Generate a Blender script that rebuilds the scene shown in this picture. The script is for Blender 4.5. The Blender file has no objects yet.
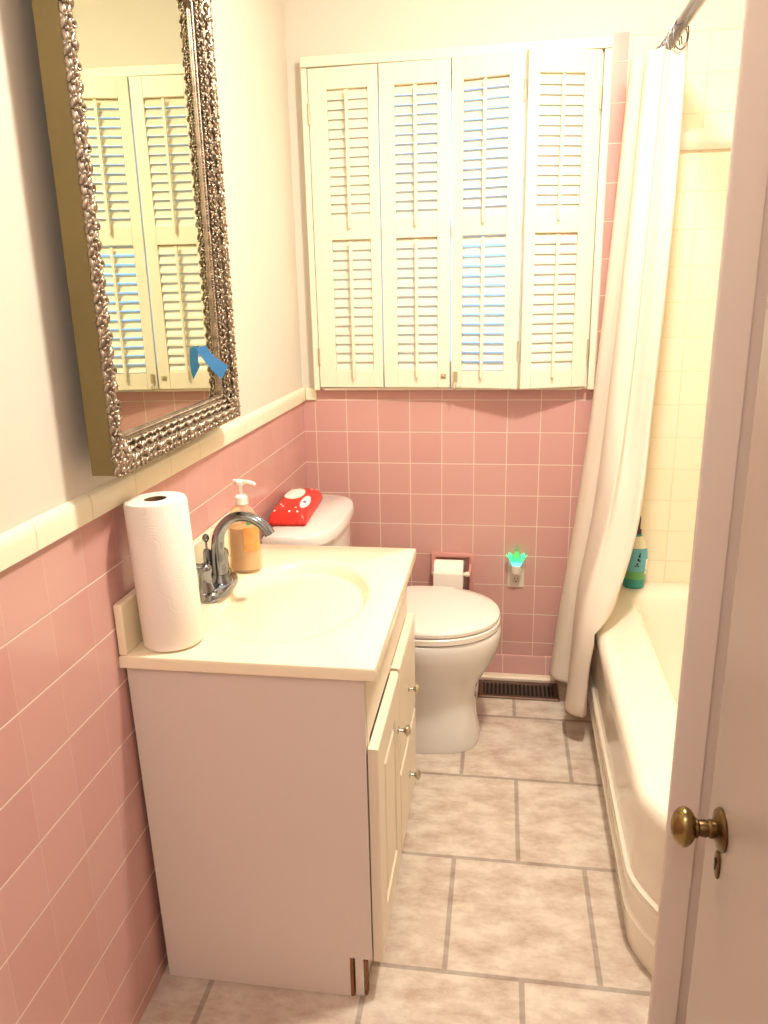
import bpy, bmesh, math, random
from mathutils import Vector, Matrix
random.seed(7)
sc = bpy.context.scene
C = sc.collection
PI = math.pi

# ------------------------------------------------------------------ helpers
def lin(h):
    h = h.lstrip('#')
    v = [int(h[i:i+2], 16)/255 for i in (0, 2, 4)]
    return tuple(x/12.92 if x <= .04045 else ((x+.055)/1.055)**2.4 for x in v) + (1,)

def mat(name, color, rough=.5, metal=0, coat=0, noise=0, nscale=20, bump=0, bscale=200, trans=0, ior=1.45, sheen=0, emit=None, estr=0, sss=0, spec=.5, bdist=.002):
    m = bpy.data.materials.new(name); m.use_nodes = True
    nt = m.node_tree; b = nt.nodes['Principled BSDF']
    c = lin(color) if isinstance(color, str) else color
    b.inputs['Base Color'].default_value = c
    b.inputs['Roughness'].default_value = rough
    b.inputs['Metallic'].default_value = metal
    b.inputs['Coat Weight'].default_value = coat
    b.inputs['Coat Roughness'].default_value = .05
    b.inputs['Transmission Weight'].default_value = trans
    b.inputs['IOR'].default_value = ior
    b.inputs['Specular IOR Level'].default_value = spec
    if sss:
        b.inputs['Subsurface Weight'].default_value = sss
        b.inputs['Subsurface Radius'].default_value = (.02, .015, .01)
    if emit:
        b.inputs['Emission Color'].default_value = lin(emit); b.inputs['Emission Strength'].default_value = estr
    tc = nt.nodes.new('ShaderNodeTexCoord')
    if noise:
        n = nt.nodes.new('ShaderNodeTexNoise'); n.inputs['Scale'].default_value = nscale; n.inputs['Detail'].default_value = 5
        nt.links.new(tc.outputs['Object'], n.inputs['Vector'])
        r = nt.nodes.new('ShaderNodeValToRGB')
        r.color_ramp.elements[0].position = .3; r.color_ramp.elements[1].position = .7
        r.color_ramp.elements[0].color = tuple(x*(1-noise) for x in c[:3])+(1,)
        r.color_ramp.elements[1].color = tuple(min(1, x*(1+noise*.5)) for x in c[:3])+(1,)
        nt.links.new(n.outputs['Fac'], r.inputs['Fac']); nt.links.new(r.outputs['Color'], b.inputs['Base Color'])
    if bump:
        n2 = nt.nodes.new('ShaderNodeTexNoise'); n2.inputs['Scale'].default_value = bscale; n2.inputs['Detail'].default_value = 3
        nt.links.new(tc.outputs['Object'], n2.inputs['Vector'])
        bp = nt.nodes.new('ShaderNodeBump'); bp.inputs['Strength'].default_value = bump; bp.inputs['Distance'].default_value = bdist
        nt.links.new(n2.outputs['Fac'], bp.inputs['Height']); nt.links.new(bp.outputs['Normal'], b.inputs['Normal'])
    return m

def tile_mat(name, u, v, u0, v0, pu, pv, c1, c2, grout, gw=.003, rough=.18, offset=0, bump=.5, mottled=None, coat=0, su=1):
    """tiles laid out in world metres along axes u, v ('X','Y','Z')"""
    m = bpy.data.materials.new(name); m.use_nodes = True
    nt = m.node_tree; b = nt.nodes['Principled BSDF']; L = nt.links.new
    g = nt.nodes.new('ShaderNodeNewGeometry')
    s = nt.nodes.new('ShaderNodeSeparateXYZ'); L(g.outputs['Position'], s.inputs[0])
    def sub(ax, k):
        a = nt.nodes.new('ShaderNodeMath'); a.operation = 'SUBTRACT'; L(s.outputs[ax], a.inputs[0]); a.inputs[1].default_value = k; return a.outputs[0]
    cb = nt.nodes.new('ShaderNodeCombineXYZ'); uu = nt.nodes.new('ShaderNodeMath'); uu.operation = 'MULTIPLY'; uu.inputs[1].default_value = su; L(sub(u, u0-50*pu), uu.inputs[0]); L(uu.outputs[0], cb.inputs[0]); L(sub(v, v0-50*pv), cb.inputs[1])
    br = nt.nodes.new('ShaderNodeTexBrick'); L(cb.outputs[0], br.inputs['Vector'])
    br.offset = offset; br.squash = 1
    br.inputs['Scale'].default_value = 1; br.inputs['Brick Width'].default_value = pu*su; br.inputs['Row Height'].default_value = pv
    br.inputs['Mortar Size'].default_value = gw/2; br.inputs['Mortar Smooth'].default_value = .3
    br.inputs['Color1'].default_value = lin(c1); br.inputs['Color2'].default_value = lin(c2); br.inputs['Mortar'].default_value = lin(grout)
    outc = br.outputs['Color']
    if mottled:
        n = nt.nodes.new('ShaderNodeTexNoise'); n.inputs['Scale'].default_value = 11; n.inputs['Detail'].default_value = 9; n.inputs['Roughness'].default_value = .68
        mp = nt.nodes.new('ShaderNodeMapping'); mp.inputs['Scale'].default_value = (1, 1.7, 1); L(g.outputs['Position'], mp.inputs[0]); L(mp.outputs[0], n.inputs['Vector'])
        r = nt.nodes.new('ShaderNodeValToRGB'); r.color_ramp.elements[0].position = .36; r.color_ramp.elements[1].position = .60
        r.color_ramp.elements[0].color = lin(mottled); r.color_ramp.elements[1].color = (1, 1, 1, 1); L(n.outputs['Fac'], r.inputs['Fac'])
        mx = nt.nodes.new('ShaderNodeMix'); mx.data_type = 'RGBA'; mx.blend_type = 'MULTIPLY'; mx.inputs['Factor'].default_value = .8
        L(outc, mx.inputs[6]); L(r.outputs['Color'], mx.inputs[7]); outc = mx.outputs[2]
    L(outc, b.inputs['Base Color'])
    mr = nt.nodes.new('ShaderNodeMapRange'); L(br.outputs['Fac'], mr.inputs[0]); mr.inputs[3].default_value = rough; mr.inputs[4].default_value = .85
    L(mr.outputs[0], b.inputs['Roughness'])
    iv = nt.nodes.new('ShaderNodeMath'); iv.operation = 'SUBTRACT'; iv.inputs[0].default_value = 1; L(br.outputs['Fac'], iv.inputs[1])
    bp = nt.nodes.new('ShaderNodeBump'); bp.inputs['Strength'].default_value = bump; bp.inputs['Distance'].default_value = .0015
    L(iv.outputs[0], bp.inputs['Height']); L(bp.outputs['Normal'], b.inputs['Normal'])
    b.inputs['Coat Weight'].default_value = coat
    return m

def obj(name, bm, m, parent=None, smooth=False, local=False, bevel=0, bseg=2):
    bmesh.ops.recalc_face_normals(bm, faces=bm.faces)
    me = bpy.data.meshes.new(name); bm.to_mesh(me); bm.free()
    if parent is not None and not local:
        base = parent; off = Vector((0, 0, 0))
        while base is not None: off += base.location; base = base.parent
        me.transform(Matrix.Translation(-off))
    o = bpy.data.objects.new(name, me); C.objects.link(o)
    if parent is not None: o.parent = parent
    ms = m if isinstance(m, (list, tuple)) else [m]
    for k in ms: me.materials.append(k)
    if smooth:
        for p in me.polygons: p.use_smooth = True
        if smooth != 'all': me.set_sharp_from_angle(angle=math.radians(38))
    if bevel:
        md = o.modifiers.new('bevel', 'BEVEL'); md.width = bevel; md.segments = bseg; md.limit_method = 'ANGLE'; md.angle_limit = math.radians(40)
        md.harden_normals = False
        for p in me.polygons: p.use_smooth = True
        me.set_sharp_from_angle(angle=math.radians(50))
    return o

def tag(o, label, cat, group=None, kind=None):
    o['label'] = label; o['category'] = cat
    if group: o['group'] = group
    if kind: o['kind'] = kind
    return o
def thing(name, label, cat, loc=(0, 0, 0), rotz=0, group=None):
    o = bpy.data.objects.new(name, None); C.objects.link(o); o.empty_display_size = .05
    o.location = loc; o.rotation_euler = (0, 0, rotz)
    return tag(o, label, cat, group)
def struct(o, label=None, cat=None):
    o['kind'] = 'structure'
    if label: o['label'] = label
    if cat: o['category'] = cat
    return o

def box(bm, x0, x1, y0, y1, z0, z1, mi=0):
    vs = [bm.verts.new((x, y, z)) for x in (x0, x1) for y in (y0, y1) for z in (z0, z1)]
    for f in ((0, 1, 3, 2), (4, 6, 7, 5), (0, 4, 5, 1), (2, 3, 7, 6), (0, 2, 6, 4), (1, 5, 7, 3)):
        fc = bm.faces.new([vs[i] for i in f]); fc.material_index = mi
    return vs
def NB(): return bmesh.new()
def boxbm(*a):
    bm = NB(); box(bm, *a); return bm
def loft(bm, rings, closed=True, cap0=True, cap1=True, mi=0):
    R = [[bm.verts.new(p) for p in r] for r in rings]
    n = len(R[0])
    for a, b in zip(R, R[1:]):
        for i in range(n if closed else n-1):
            j = (i+1) % n
            f = bm.faces.new((a[i], a[j], b[j], b[i])); f.material_index = mi
    if closed and cap0: bm.faces.new(R[0][::-1]).material_index = mi
    if closed and cap1: bm.faces.new(R[-1]).material_index = mi
    return R
def lathe(bm, prof, seg=32, c=(0, 0, 0), axis='Z', sx=1, sy=1, cap0=True, cap1=True, mi=0):
    rings = []
    for r, h in prof:
        ring = []
        for k in range(seg):
            a = 2*PI*k/seg; p = (r*math.cos(a)*sx, r*math.sin(a)*sy, h)
            if axis == 'X': p = (p[2], p[0], p[1])
            if axis == 'Y': p = (p[0], p[2], p[1])
            ring.append((p[0]+c[0], p[1]+c[1], p[2]+c[2]))
        rings.append(ring)
    loft(bm, rings, True, cap0, cap1, mi)
def tube(bm, path, rad, seg=10, closed=False, cap=True, mi=0):
    P = [Vector(p) for p in path]; n = len(P)
    rs = rad if isinstance(rad, (list, tuple)) else [rad]*n
    rings = []; up = None
    for i in range(n):
        if closed: t = (P[(i+1) % n]-P[i-1]).normalized()
        else: t = (P[min(i+1, n-1)]-P[max(i-1, 0)]).normalized()
        if up is None:
            up = Vector((0, 0, 1)) if abs(t.z) < .9 else Vector((0, 1, 0))
        s = t.cross(up); s.normalize(); up = s.cross(t).normalized()
        rings.append([P[i]+(s*math.cos(2*PI*k/seg)+up*math.sin(2*PI*k/seg))*rs[i] for k in range(seg)])
    if closed: rings.append(rings[0]); 
    loft(bm, rings, True, cap and not closed, cap and not closed, mi)
    if closed: bmesh.ops.remove_doubles(bm, verts=bm.verts, dist=1e-6)
def ellipsoid(bm, c, r, rot=None, seg=10, rn=6, mi=0):
    rings = []
    M = rot or Matrix.Identity(3)
    for i in range(rn+1):
        t = PI*i/rn; t = min(max(t, .02), PI-.02)
        rings.append([Vector(c)+M@Vector((r[0]*math.sin(t)*math.cos(2*PI*k/seg), r[1]*math.sin(t)*math.sin(2*PI*k/seg), r[2]*math.cos(t))) for k in range(seg)])
    loft(bm, rings, mi=mi)
def catmull(P, n):
    P = [Vector(p) for p in P]; m = len(P)-1; out = []
    for i in range(n):
        t = m*i/(n-1); k = min(int(t), m-1); t -= k
        p0, p1, p2, p3 = P[max(k-1, 0)], P[k], P[k+1], P[min(k+2, m)]
        out.append(.5*((2*p1)+(p2-p0)*t+(2*p0-5*p1+4*p2-p3)*t*t+(3*p1-p0-3*p2+p3)*t*t*t))
    return out
def rrect(x0, x1, y0, y1, r, z, n=6):
    out = []
    for cx, cy, a0 in ((x1-r, y1-r, 0), (x0+r, y1-r, PI/2), (x0+r, y0+r, PI), (x1-r, y0+r, 1.5*PI)):
        for k in range(n+1):
            a = a0+PI/2*k/n; out.append((cx+r*math.cos(a), cy+r*math.sin(a), z))
    return out
def sweep_rect(bm, prof, y0, y1, z0, z1, mi=0):
    """profile (inset d, height x) swept around a rectangle in the YZ plane, facing +X"""
    rings = []
    for d, x in prof:
        rings.append([(x, y0+d, z0+d), (x, y1-d, z0+d), (x, y1-d, z1-d), (x, y0+d, z1-d)])
    loft(bm, rings, True, False, False, mi)

# ------------------------------------------------------------------ materials
M = {}
M['paint'] = mat('wall_paint', '#d3ccc0', .6, bump=.12, bscale=90)
M['ceiling'] = mat('ceiling_paint', '#e6dfcf', .8)
PINK1, PINK2, GROUT = '#c2938d', '#c69a94', '#dac7ba'
M['pink_left'] = tile_mat('pink_tile_side', 'Y', 'Z', -1.703, .91, .11, .11, PINK1, PINK2, GROUT, .0032, .2, su=8)
M['pink_back'] = tile_mat('pink_tile_back', 'X', 'Z', .0323, .91, .11, .11, PINK1, PINK2, GROUT, .0032, .2)
M['cove'] = tile_mat('cove_tile', 'X', 'Z', .697, -.2, .1545, .4, PINK1, PINK2, GROUT, .0032, .2)
M['cap'] = tile_mat('cap_tile', 'Y', 'Z', -1.615, .5, .16, 2, '#e9dfc6', '#ece3cc', '#c9bca4', .003, .2)
M['white_tile'] = tile_mat('white_tile', 'X', 'Z', 1.24, .7903, .107, .107, '#e6dcc0', '#e9dfc6', '#d8cbab', .003, .15)
M['white_tile_side'] = tile_mat('white_tile_side', 'Y', 'Z', 0, .7903, .107, .107, '#e6dcc0', '#e9dfc6', '#d8cbab', .003, .15)
M['floor'] = tile_mat('floor_tile', 'X', 'Y', .577, -.9705, .319, .3425, '#cbbfb2', '#d0c5b9', '#a99e94', .013, .42, .5, .5, mottled='#cdb9ae')
M['trim'] = mat('trim_paint', '#dcc9b4', .35, bump=.05, bscale=25)
M['stub'] = mat('post_paint', '#dccec5', .4, bump=.15, bscale=18)
M['door'] = mat('door_paint', '#b8aba4', .35, bump=.1, bscale=14)
M['shutter'] = mat('shutter_paint', '#e6dec9', .4, bump=.04, bscale=40)
M['iron'] = mat('dark_metal', '#4a3a30', .5, metal=.6)
M['white_metal'] = mat('painted_metal', '#b3a688', .4, metal=.2)
M['porcelain'] = mat('porcelain', '#dbd7d3', .12, coat=.6)
M['seat'] = mat('toilet_seat_plastic', '#e0d9d2', .22, coat=.3)
M['tub'] = mat('tub_enamel', '#e6dece', .14, coat=.5)
M['counter'] = mat('cultured_marble', '#ecdfc4', .16, coat=.4)
M['vanity'] = mat('vanity_laminate', '#d6c8bf', .45)
M['vanity_front'] = mat('vanity_front_paint', '#ddd0bd', .35)
M['raw'] = mat('raw_chipboard', '#8a5a38', .9, noise=.3, nscale=60)
M['chrome'] = mat('chrome', '#8f949c', .09, metal=1)
M['nickel'] = mat('nickel', '#c9c2b2', .15, metal=1)
M['brass'] = mat('aged_brass', '#8f7d52', .24, metal=1, noise=.25, nscale=30)
M['brass_dark'] = mat('tarnished_brass', '#70583a', .35, metal=1, noise=.4, nscale=60)
M['black'] = mat('opening_shade_black', '#14100c', .8)  # black painted in for the shade inside small openings
M['silver'] = mat('antique_silver', '#a8998a', .33, metal=1, noise=.45, nscale=70)
M['gold_side'] = mat('olive_gold_paint', '#77683f', .42, metal=.35, noise=.12, nscale=6)
M['mirror'] = mat('mirror_silvering', '#d3d6bd', .0, metal=1)
M['tape'] = mat('blue_painter_tape', '#3f86c6', .6)
M['paper'] = mat('tissue_paper', '#eee6dc', .9)
M['card'] = mat('brown_cardboard', '#6d5138', .9)
M['curtain'] = mat('curtain_fabric', '#ece2d6', .75, bump=.25, bscale=25, bdist=.004)
M['rod'] = mat('brushed_rod', '#77777a', .22, metal=1)
M['register'] = mat('brown_register', '#5a4335', .45, metal=.5)
M['plate'] = mat('outlet_plastic', '#d9cfc0', .35)
M['red'] = mat('red_film', '#cf2d24', .3, noise=.1, nscale=70)
M['white_print'] = mat('white_print', '#f0e8e0', .4)
M['blue_print'] = mat('blue_print', '#4b6fa8', .4)
M['teal'] = mat('teal_liquid_bottle', '#2f8f86', .2, noise=.15, nscale=14)
M['teal_label'] = mat('aqua_label', '#5fa6b4', .35)
M['green_label'] = mat('green_label', '#5f9f62', .4)
M['purple'] = mat('dark_cap', '#2e1d3a', .35)
M['black_print'] = mat('black_print', '#17131a', .5)
M['dusty'] = mat('dusty_pink_ceramic', '#c48c86', .2)
M['recess_shade'] = mat('shaded_pink_ceramic', '#8f6a60', .4)  # darker copy of the pink ceramic, recess shade painted into the colour
M['pale'] = mat('pale_plastic', '#d5d3b8', .3)
M['roller'] = mat('roller_plastic', '#e8dcc8', .3)

def glassy(name, color, amt=.75, rough=.05):
    m = bpy.data.materials.new(name); m.use_nodes = True; nt = m.node_tree
    b = nt.nodes['Principled BSDF']; b.inputs['Base Color'].default_value = lin(color); b.inputs['Roughness'].default_value = rough
    t = nt.nodes.new('ShaderNodeBsdfTransparent'); t.inputs[0].default_value = lin(color)
    mx = nt.nodes.new('ShaderNodeMixShader'); mx.inputs[0].default_value = amt
    nt.links.new(b.outputs[0], mx.inputs[1]); nt.links.new(t.outputs[0], mx.inputs[2])
    nt.links.new(mx.outputs[0], nt.nodes['Material Output'].inputs[0]); return m
M['pane'] = glassy('window_glass', '#f4f8ff', .92)
M['clear'] = glassy('clear_plastic', '#f7ecd8', .78)
M['soap'] = mat('amber_soap', '#efcb9c', .15, trans=.15, ior=1.33)
M['orange_label'] = mat('orange_print', '#f0a05a', .4, noise=.15, nscale=80)
M['glow'] = mat('green_glow', '#5fe0a0', .3, emit='#3cf090', estr=.9)
M['cyan_glow'] = mat('cyan_glow', '#7fe8ff', .3, emit='#58e8ff', estr=1.3)
M['crystal'] = glassy('clear_green_plastic', '#9fe8b4', .6)

nt = M['tape'].node_tree; t_ = nt.nodes.new('ShaderNodeBsdfTranslucent'); t_.inputs[0].default_value = lin('#4a90d0')
mx = nt.nodes.new('ShaderNodeMixShader'); mx.inputs[0].default_value = .45
nt.links.new(nt.nodes['Principled BSDF'].outputs[0], mx.inputs[1]); nt.links.new(t_.outputs[0], mx.inputs[2]); nt.links.new(mx.outputs[0], nt.nodes['Material Output'].inputs[0])
# towel embossing
def towel_mat():
    m = mat('embossed_towel', '#efe7dd', .9); nt = m.node_tree; b = nt.nodes['Principled BSDF']
    tc = nt.nodes.new('ShaderNodeTexCoord'); v = nt.nodes.new('ShaderNodeTexVoronoi'); v.inputs['Scale'].default_value = 19
    nt.links.new(tc.outputs['Object'], v.inputs['Vector'])
    a = nt.nodes.new('ShaderNodeMath'); a.operation = 'MULTIPLY'; a.inputs[1].default_value = 75; nt.links.new(v.outputs['Distance'], a.inputs[0])
    s = nt.nodes.new('ShaderNodeMath'); s.operation = 'SINE'; nt.links.new(a.outputs[0], s.inputs[0])
    bp = nt.nodes.new('ShaderNodeBump'); bp.inputs['Strength'].default_value = .12; bp.inputs['Distance'].default_value = .0008
    nt.links.new(s.outputs[0], bp.inputs['Height']); nt.links.new(bp.outputs['Normal'], b.inputs['Normal']); return m
M['towel'] = towel_mat()
def curtain_mat():
    m = M['curtain']; nt = m.node_tree; b = nt.nodes['Principled BSDF']
    t = nt.nodes.new('ShaderNodeBsdfTranslucent'); t.inputs[0].default_value = lin('#efe0cf')
    mx = nt.nodes.new('ShaderNodeMixShader'); mx.inputs[0].default_value = .3
    nt.links.new(b.outputs[0], mx.inputs[1]); nt.links.new(t.outputs[0], mx.inputs[2]); nt.links.new(mx.outputs[0], nt.nodes['Material Output'].inputs[0])
curtain_mat()

# ------------------------------------------------------------------ the room
WLX = -.010; ZC = 2.43; YF = -3.9; XR = 1.72; XD = 1.08
struct(obj('floor', boxbm(-.12, XR+.1, YF, .12, -.08, 0), M['floor']), 'beige stone-look floor tiles laid in running bond', 'floor')
struct(obj('ceiling', boxbm(-.12, XR+.1, YF, .12, ZC, ZC+.06), M['ceiling']), 'plain cream painted ceiling', 'ceiling')
bm = NB(); box(bm, -.12, WLX, YF, 0, 1.02, ZC, 0); box(bm, -.12, WLX, YF, 0, 0, 1.02, 1)
struct(obj('wall_left', bm, [M['paint'], M['pink_left']]), 'left wall, pale paint above pink tile wainscot', 'wall')
WX0, WX1, WZ0, WZ1 = .075, .925, 1.095, 2.02
bm = NB()
box(bm, -.12, WX0, 0, .12, 1.056, ZC, 0); box(bm, WX1, .972, 0, .12, 1.056, ZC, 0); box(bm, WX0, WX1, 0, .12, WZ1, ZC, 0); box(bm, WX0, WX1, .0, .12, 1.056, WZ0, 0)
box(bm, -.12, 1.016, 0, .12, 0, 1.056, 1); box(bm, .972, 1.016, 0, .12, 1.056, 2.085, 1); box(bm, .972, XR+.1, 0, .12, 2.085, ZC, 0)
box(bm, 1.016, XR+.1, 0, .12, 0, 2.085, 2)
struct(obj('wall_back', bm, [M['paint'], M['pink_back'], M['white_tile']]), 'back wall with pink tile, window and cream tub tile', 'wall')
bm = NB(); box(bm, XR, XR+.1, -1.335, 0, 0, 2.085, 1); box(bm, XR, XR+.1, -1.335, 0, 2.085, ZC, 0)
struct(obj('wall_tub', bm, [M['stub'], M['white_tile_side']]), 'cream tiled wall on the far side of the tub', 'wall')
bm = NB(); box(bm, .992, XR+.1, -1.388, -1.3355, 0, ZC, 0)
box(bm, XD, XR+.1, YF, -1.388, 0, ZC, 0)
struct(obj('wall_right', bm, M['stub']), 'right wall behind the open door', 'wall')
bm = NB(); box(bm, -.12, XD, YF-.1, YF, 0, ZC)
struct(obj('wall_front', bm, M['paint']), 'plain wall behind the viewer', 'wall')
# trims
def cap_bm():
    prof = [(WLX, 1.018), (0, 1.018), (.001, 1.046), (-.0005, 1.056), (-.005, 1.0615), (WLX, 1.063)]
    bm = NB(); loft(bm, [[(x, y, z) for x, z in prof] for y in (YF, -.0005)]); return bm
struct(obj('trim_1', cap_bm(), M['cap'], smooth=True), 'cream bullnose cap tiles along the top of the pink wainscot', 'trim')
struct(obj('trim_2', boxbm(.0015, .0405, -.009, 0, 1.02, 1.062), M['cap'], bevel=.003), 'short cream cap tile in the corner beside the window', 'trim')
bm = NB(); prof = [(0, 0), (-.017, 0), (-.016, .012), (-.010, .03), (-.007, .075), (-.004, .086), (0, .088)]
loft(bm, [[(x, y, z) for y, z in prof] for x in (WLX, .967)])
struct(obj('baseboard_back', bm, M['cove'], smooth=True), 'pink cove base tiles at the foot of the back wall', 'baseboard')
bm = NB(); loft(bm, [[(x, y, z) for y, z in ((-.0175, 0), (-.042, 0), (-.042, .012), (-.036, .019), (-.0175, .021))] for x in (.615, .885)])
struct(obj('trim_3', bm, M['trim'], smooth=True), 'thin off-white strip behind the floor register', 'trim')
# corner post at the foot of the tub
bm = NB(); box(bm, .973, 1.024, -1.400, -1.3885, 0, ZC)
struct(obj('trim_4', bm, M['stub'], bevel=.003), 'cream painted corner post between tub and door', 'trim')
# cream ledge moulding in the tub alcove
bm = NB(); prof = [(0, 1.760), (-.012, 1.760), (-.024, 1.772), (-.027, 1.790), (-.024, 1.808), (-.012, 1.818), (0, 1.818)]
loft(bm, [[(x, y, z) for y, z in prof] for x in (1.06, XR)])
struct(obj('trim_5', bm, M['tub'], smooth=True), 'cream ceramic ledge band across the tub wall', 'trim')

# ------------------------------------------------------------------ window with casing, sash and panes
win = bpy.data.objects.new('window_1', None); C.objects.link(win); win.location = (.5, 0, 1.056); struct(win, 'window behind the louvered shutters', 'window')
bm = NB()
box(bm, .041, .0605, -.036, 0, 1.058, 2.036); box(bm, .945, .966, -.036, 0, 1.058, 2.036)
box(bm, .041, .966, -.036, 0, 2.038, 2.068); box(bm, .0605, .0735, -.012, .0, 1.058, 2.036); box(bm, .928, .945, -.012, 0, 1.058, 2.036); box(bm, .0735, .928, -.03, 0, 1.0565, 1.066)
obj('casing', bm, M['shutter'], win, bevel=.002)
bm = NB()
for a, b, c, d in ((WX0, WX1, WZ0, WZ0+.045), (WX0, WX1, WZ1-.04, WZ1), (WX0, WX0+.04, WZ0, WZ1), (WX1-.04, WX1, WZ0, WZ1), (WX0, WX1, 1.54, 1.575)):
    box(bm, a, b, .065, .1, c, d)
obj('sash', bm, M['shutter'], win)
obj('pane', boxbm(WX0+.03, WX1-.03, .083, .086, WZ0+.03, WZ1-.03), M['pane'], win)

# ------------------------------------------------------------------ louvered shutter leaves
PW = .2195; PZ0, PZ1 = 1.068, 2.034; PT = .022
def shutter(name_label, hx, hy, ang, lst, rst, tilts, latch=None, hinge=None):
    r = thing('shutter_leaf', name_label, 'shutter', (hx, hy, PZ0), ang, 'louvered shutter leaves over the window')
    H = PZ1-PZ0; w = PW-.002; a, b = lst, w-rst
    lo0, lo1, up0, up1 = .056, .470, .527, .906
    bm = NB()
    box(bm, 0, a, 0, PT, 0, H); box(bm, b, w, 0, PT, 0, H)
    box(bm, a, b, 0, PT, 0, lo0); box(bm, a, b, 0, PT, lo1, up0); box(bm, a, b, 0, PT, up1, H)
    obj('frame', bm, M['shutter'], r, local=True, bevel=.0015)
    for (z0, z1), tl in zip(((lo0, lo1), (up0, up1)), tilts):
        n = 14; p = (z1-z0)/n; sb = NB(); al = math.radians(tl)
        for k in range(n):
            zc = z0+p*(k+.5); d = .0178; t = .0036
            ring = []
            for q in range(10):
                th = 2*PI*q/10; u = d*math.cos(th); v = t*math.sin(th)
                # blade leans: bottom edge towards the room, top edge towards the glass
                ring.append((PT/2+u*math.sin(al)+v*math.cos(al), zc+u*math.cos(al)-v*math.sin(al)))
            loft(sb, [[(x, y, z) for y, z in ring] for x in (a+.001, b-.001)])
        obj('louvers', sb, M['shutter'], r, smooth=True, local=True)
        tb = NB(); xm = (a+b)/2; box(tb, xm-.0045, xm+.0045, -.0145, -.0065, z0-.022, z1-.006)
        obj('tilt_rod', tb, M['shutter'], r, local=True, bevel=.001)
    for hz in (hinge or ()):
        hb = NB(); lathe(hb, [(.0035, hz-.03), (.0035, hz+.03)], 8, (hinge_x(hinge, w), -.002, 0)); obj('hinge', hb, M['white_metal'], r, local=True)
    return r
def hinge_x(h, w): return h_side*w
h_side = 0
s1 = shutter('far left louvered shutter leaf, hinged beside the mirror wall', .0625, -.036, math.radians(-2), .058, .032, (25, 25), hinge=(.1, .84))
s2 = shutter('second louvered shutter leaf, with the latch plate at its lower corner', .284, -.044, math.radians(-2), .046, .040, (30, 34))
h_side = 1
s3 = shutter('third louvered shutter leaf, folded out, with bright blue gaps low down', .5058, -.052, math.radians(-11.2), .034, .046, (46, 37), hinge=(.12, .86))
s4 = shutter('rightmost louvered shutter leaf, next to the orange-pink tile strip', .7292, -.0965, math.radians(15.8), .034, .048, (24, 24), hinge=(.12, .84))
bm = NB(); box(bm, .188, .206, -.004, 0, .030, .045); ellipsoid(bm, (.197, -.006, .038), (.004, .004, .004)); obj('latch_plate', bm, M['white_metal'], s2, local=True, bevel=.001)
bm = NB(); box(bm, .008, .022, -.004, 0, .02, .052)
tube(bm, [(.015, -.006, .048), (.012, -.010, .03), (.010, -.012, .008), (.013, -.012, -.006), (.018, -.012, -.004), (.019, -.01, .012)], .002, 8)
obj('hook_latch', bm, M['white_metal'], s3, local=True, smooth=True)

# ------------------------------------------------------------------ framed mirror
MW, MH = .635, .965
mir = thing('wall_mirror', 'tall mirror in ornate antique silver frame on the left wall', 'mirror', (.0215, -1.478, 1.099), math.radians(1.5))
bm = NB()
rings = [[(x, yy, zz) for (yy, zz) in ((d, d), (MW-d, d), (MW-d, MH-d), (d, MH-d))] for d, x in ((.05, .0), (0, 0), (0, .0385), (.0008, .0385))]
loft(bm, rings, True, False, False)
obj('frame_side', bm, M['gold_side'], mir, local=True)
prof = [(.0005, .036), (.001, .044), (.005, .049), (.011, .049), (.014, .046), (.024, .038), (.034, .031), (.044, .026), (.046, .0235), (.053, .0225), (.055, .0205), (.056, .0178)]
bm = NB(); sweep_rect(bm, prof, 0, MW, 0, MH)
# cut upper corners of the opening
for s in (0, 1):
    P = []
    for (yy, zz) in ((.05, MH-.05), (.14, MH-.05), (.105, MH-.068), (.085, MH-.085), (.068, MH-.105), (.05, MH-.14)):
        P.append((MW-yy if s else yy, zz))
    loft(bm, [[(x, y, z) for y, z in P] for x in (.017, .024)])
obj('frame_molding', bm, M['silver'], mir, local=True, smooth=True)
bm = NB(); box(bm, .004, .0165, .03, MW-.03, .03, MH-.03)
obj('back_board', bm, M['gold_side'], mir, local=True)
bm = NB(); box(bm, .0167, .0178, .045, MW-.045, .045, MH-.045)
obj('glass', bm, M['mirror'], mir, local=True)
bm = NB()
def rail_points(d, step):
    out = []
    for (p, q, L_) in (((d, d), (1, 0), MW-2*d), ((MW-d, d), (0, 1), MH-2*d), ((MW-d, MH-d), (-1, 0), MW-2*d), ((d, MH-d), (0, -1), MH-2*d)):
        n = max(1, int(L_/step))
        for k in range(n): out.append((p[0]+q[0]*L_*(k+.5)/n, p[1]+q[1]*L_*(k+.5)/n, q))
    return out
for y, z, q in rail_points(.0495, .0062): ellipsoid(bm, (.0232, y, z), (.0024, .0024, .0024), seg=6, rn=4)
obj('bead_molding', bm, M['silver'], mir, local=True, smooth='all')
bm = NB()
def scroll(bm, y, z, q, a, flip, h, turns=1.35, r0=.0042):
    """curled acanthus scroll lying on the frame face; q = direction along the rail"""
    n = (-q[1], q[0])
    pts = []; rad = []
    N = 20
    for k in range(N):
        t = k/(N-1); th = flip*2*PI*turns*t; rr = a*(1-.82*t)
        u = rr*math.cos(th); v = rr*math.sin(th)
        pts.append((h+.004*math.sin(PI*t)+.003*t, y+q[0]*u+n[0]*v, z+q[1]*u+n[1]*v)); rad.append(r0*(.45+.75*math.sin(PI*min(1, t*1.1+.05))*(1-.4*t)))
    tube(bm, pts, rad, 6)
def leaf(bm, y, z, ang, ln, wd, h, tilt=.35):
    R = Matrix.Rotation(ang, 3, 'X') @ Matrix.Rotation(tilt, 3, 'Z')
    ellipsoid(bm, (h, y, z), (.0036, ln, wd), R, 8, 5)
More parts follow.
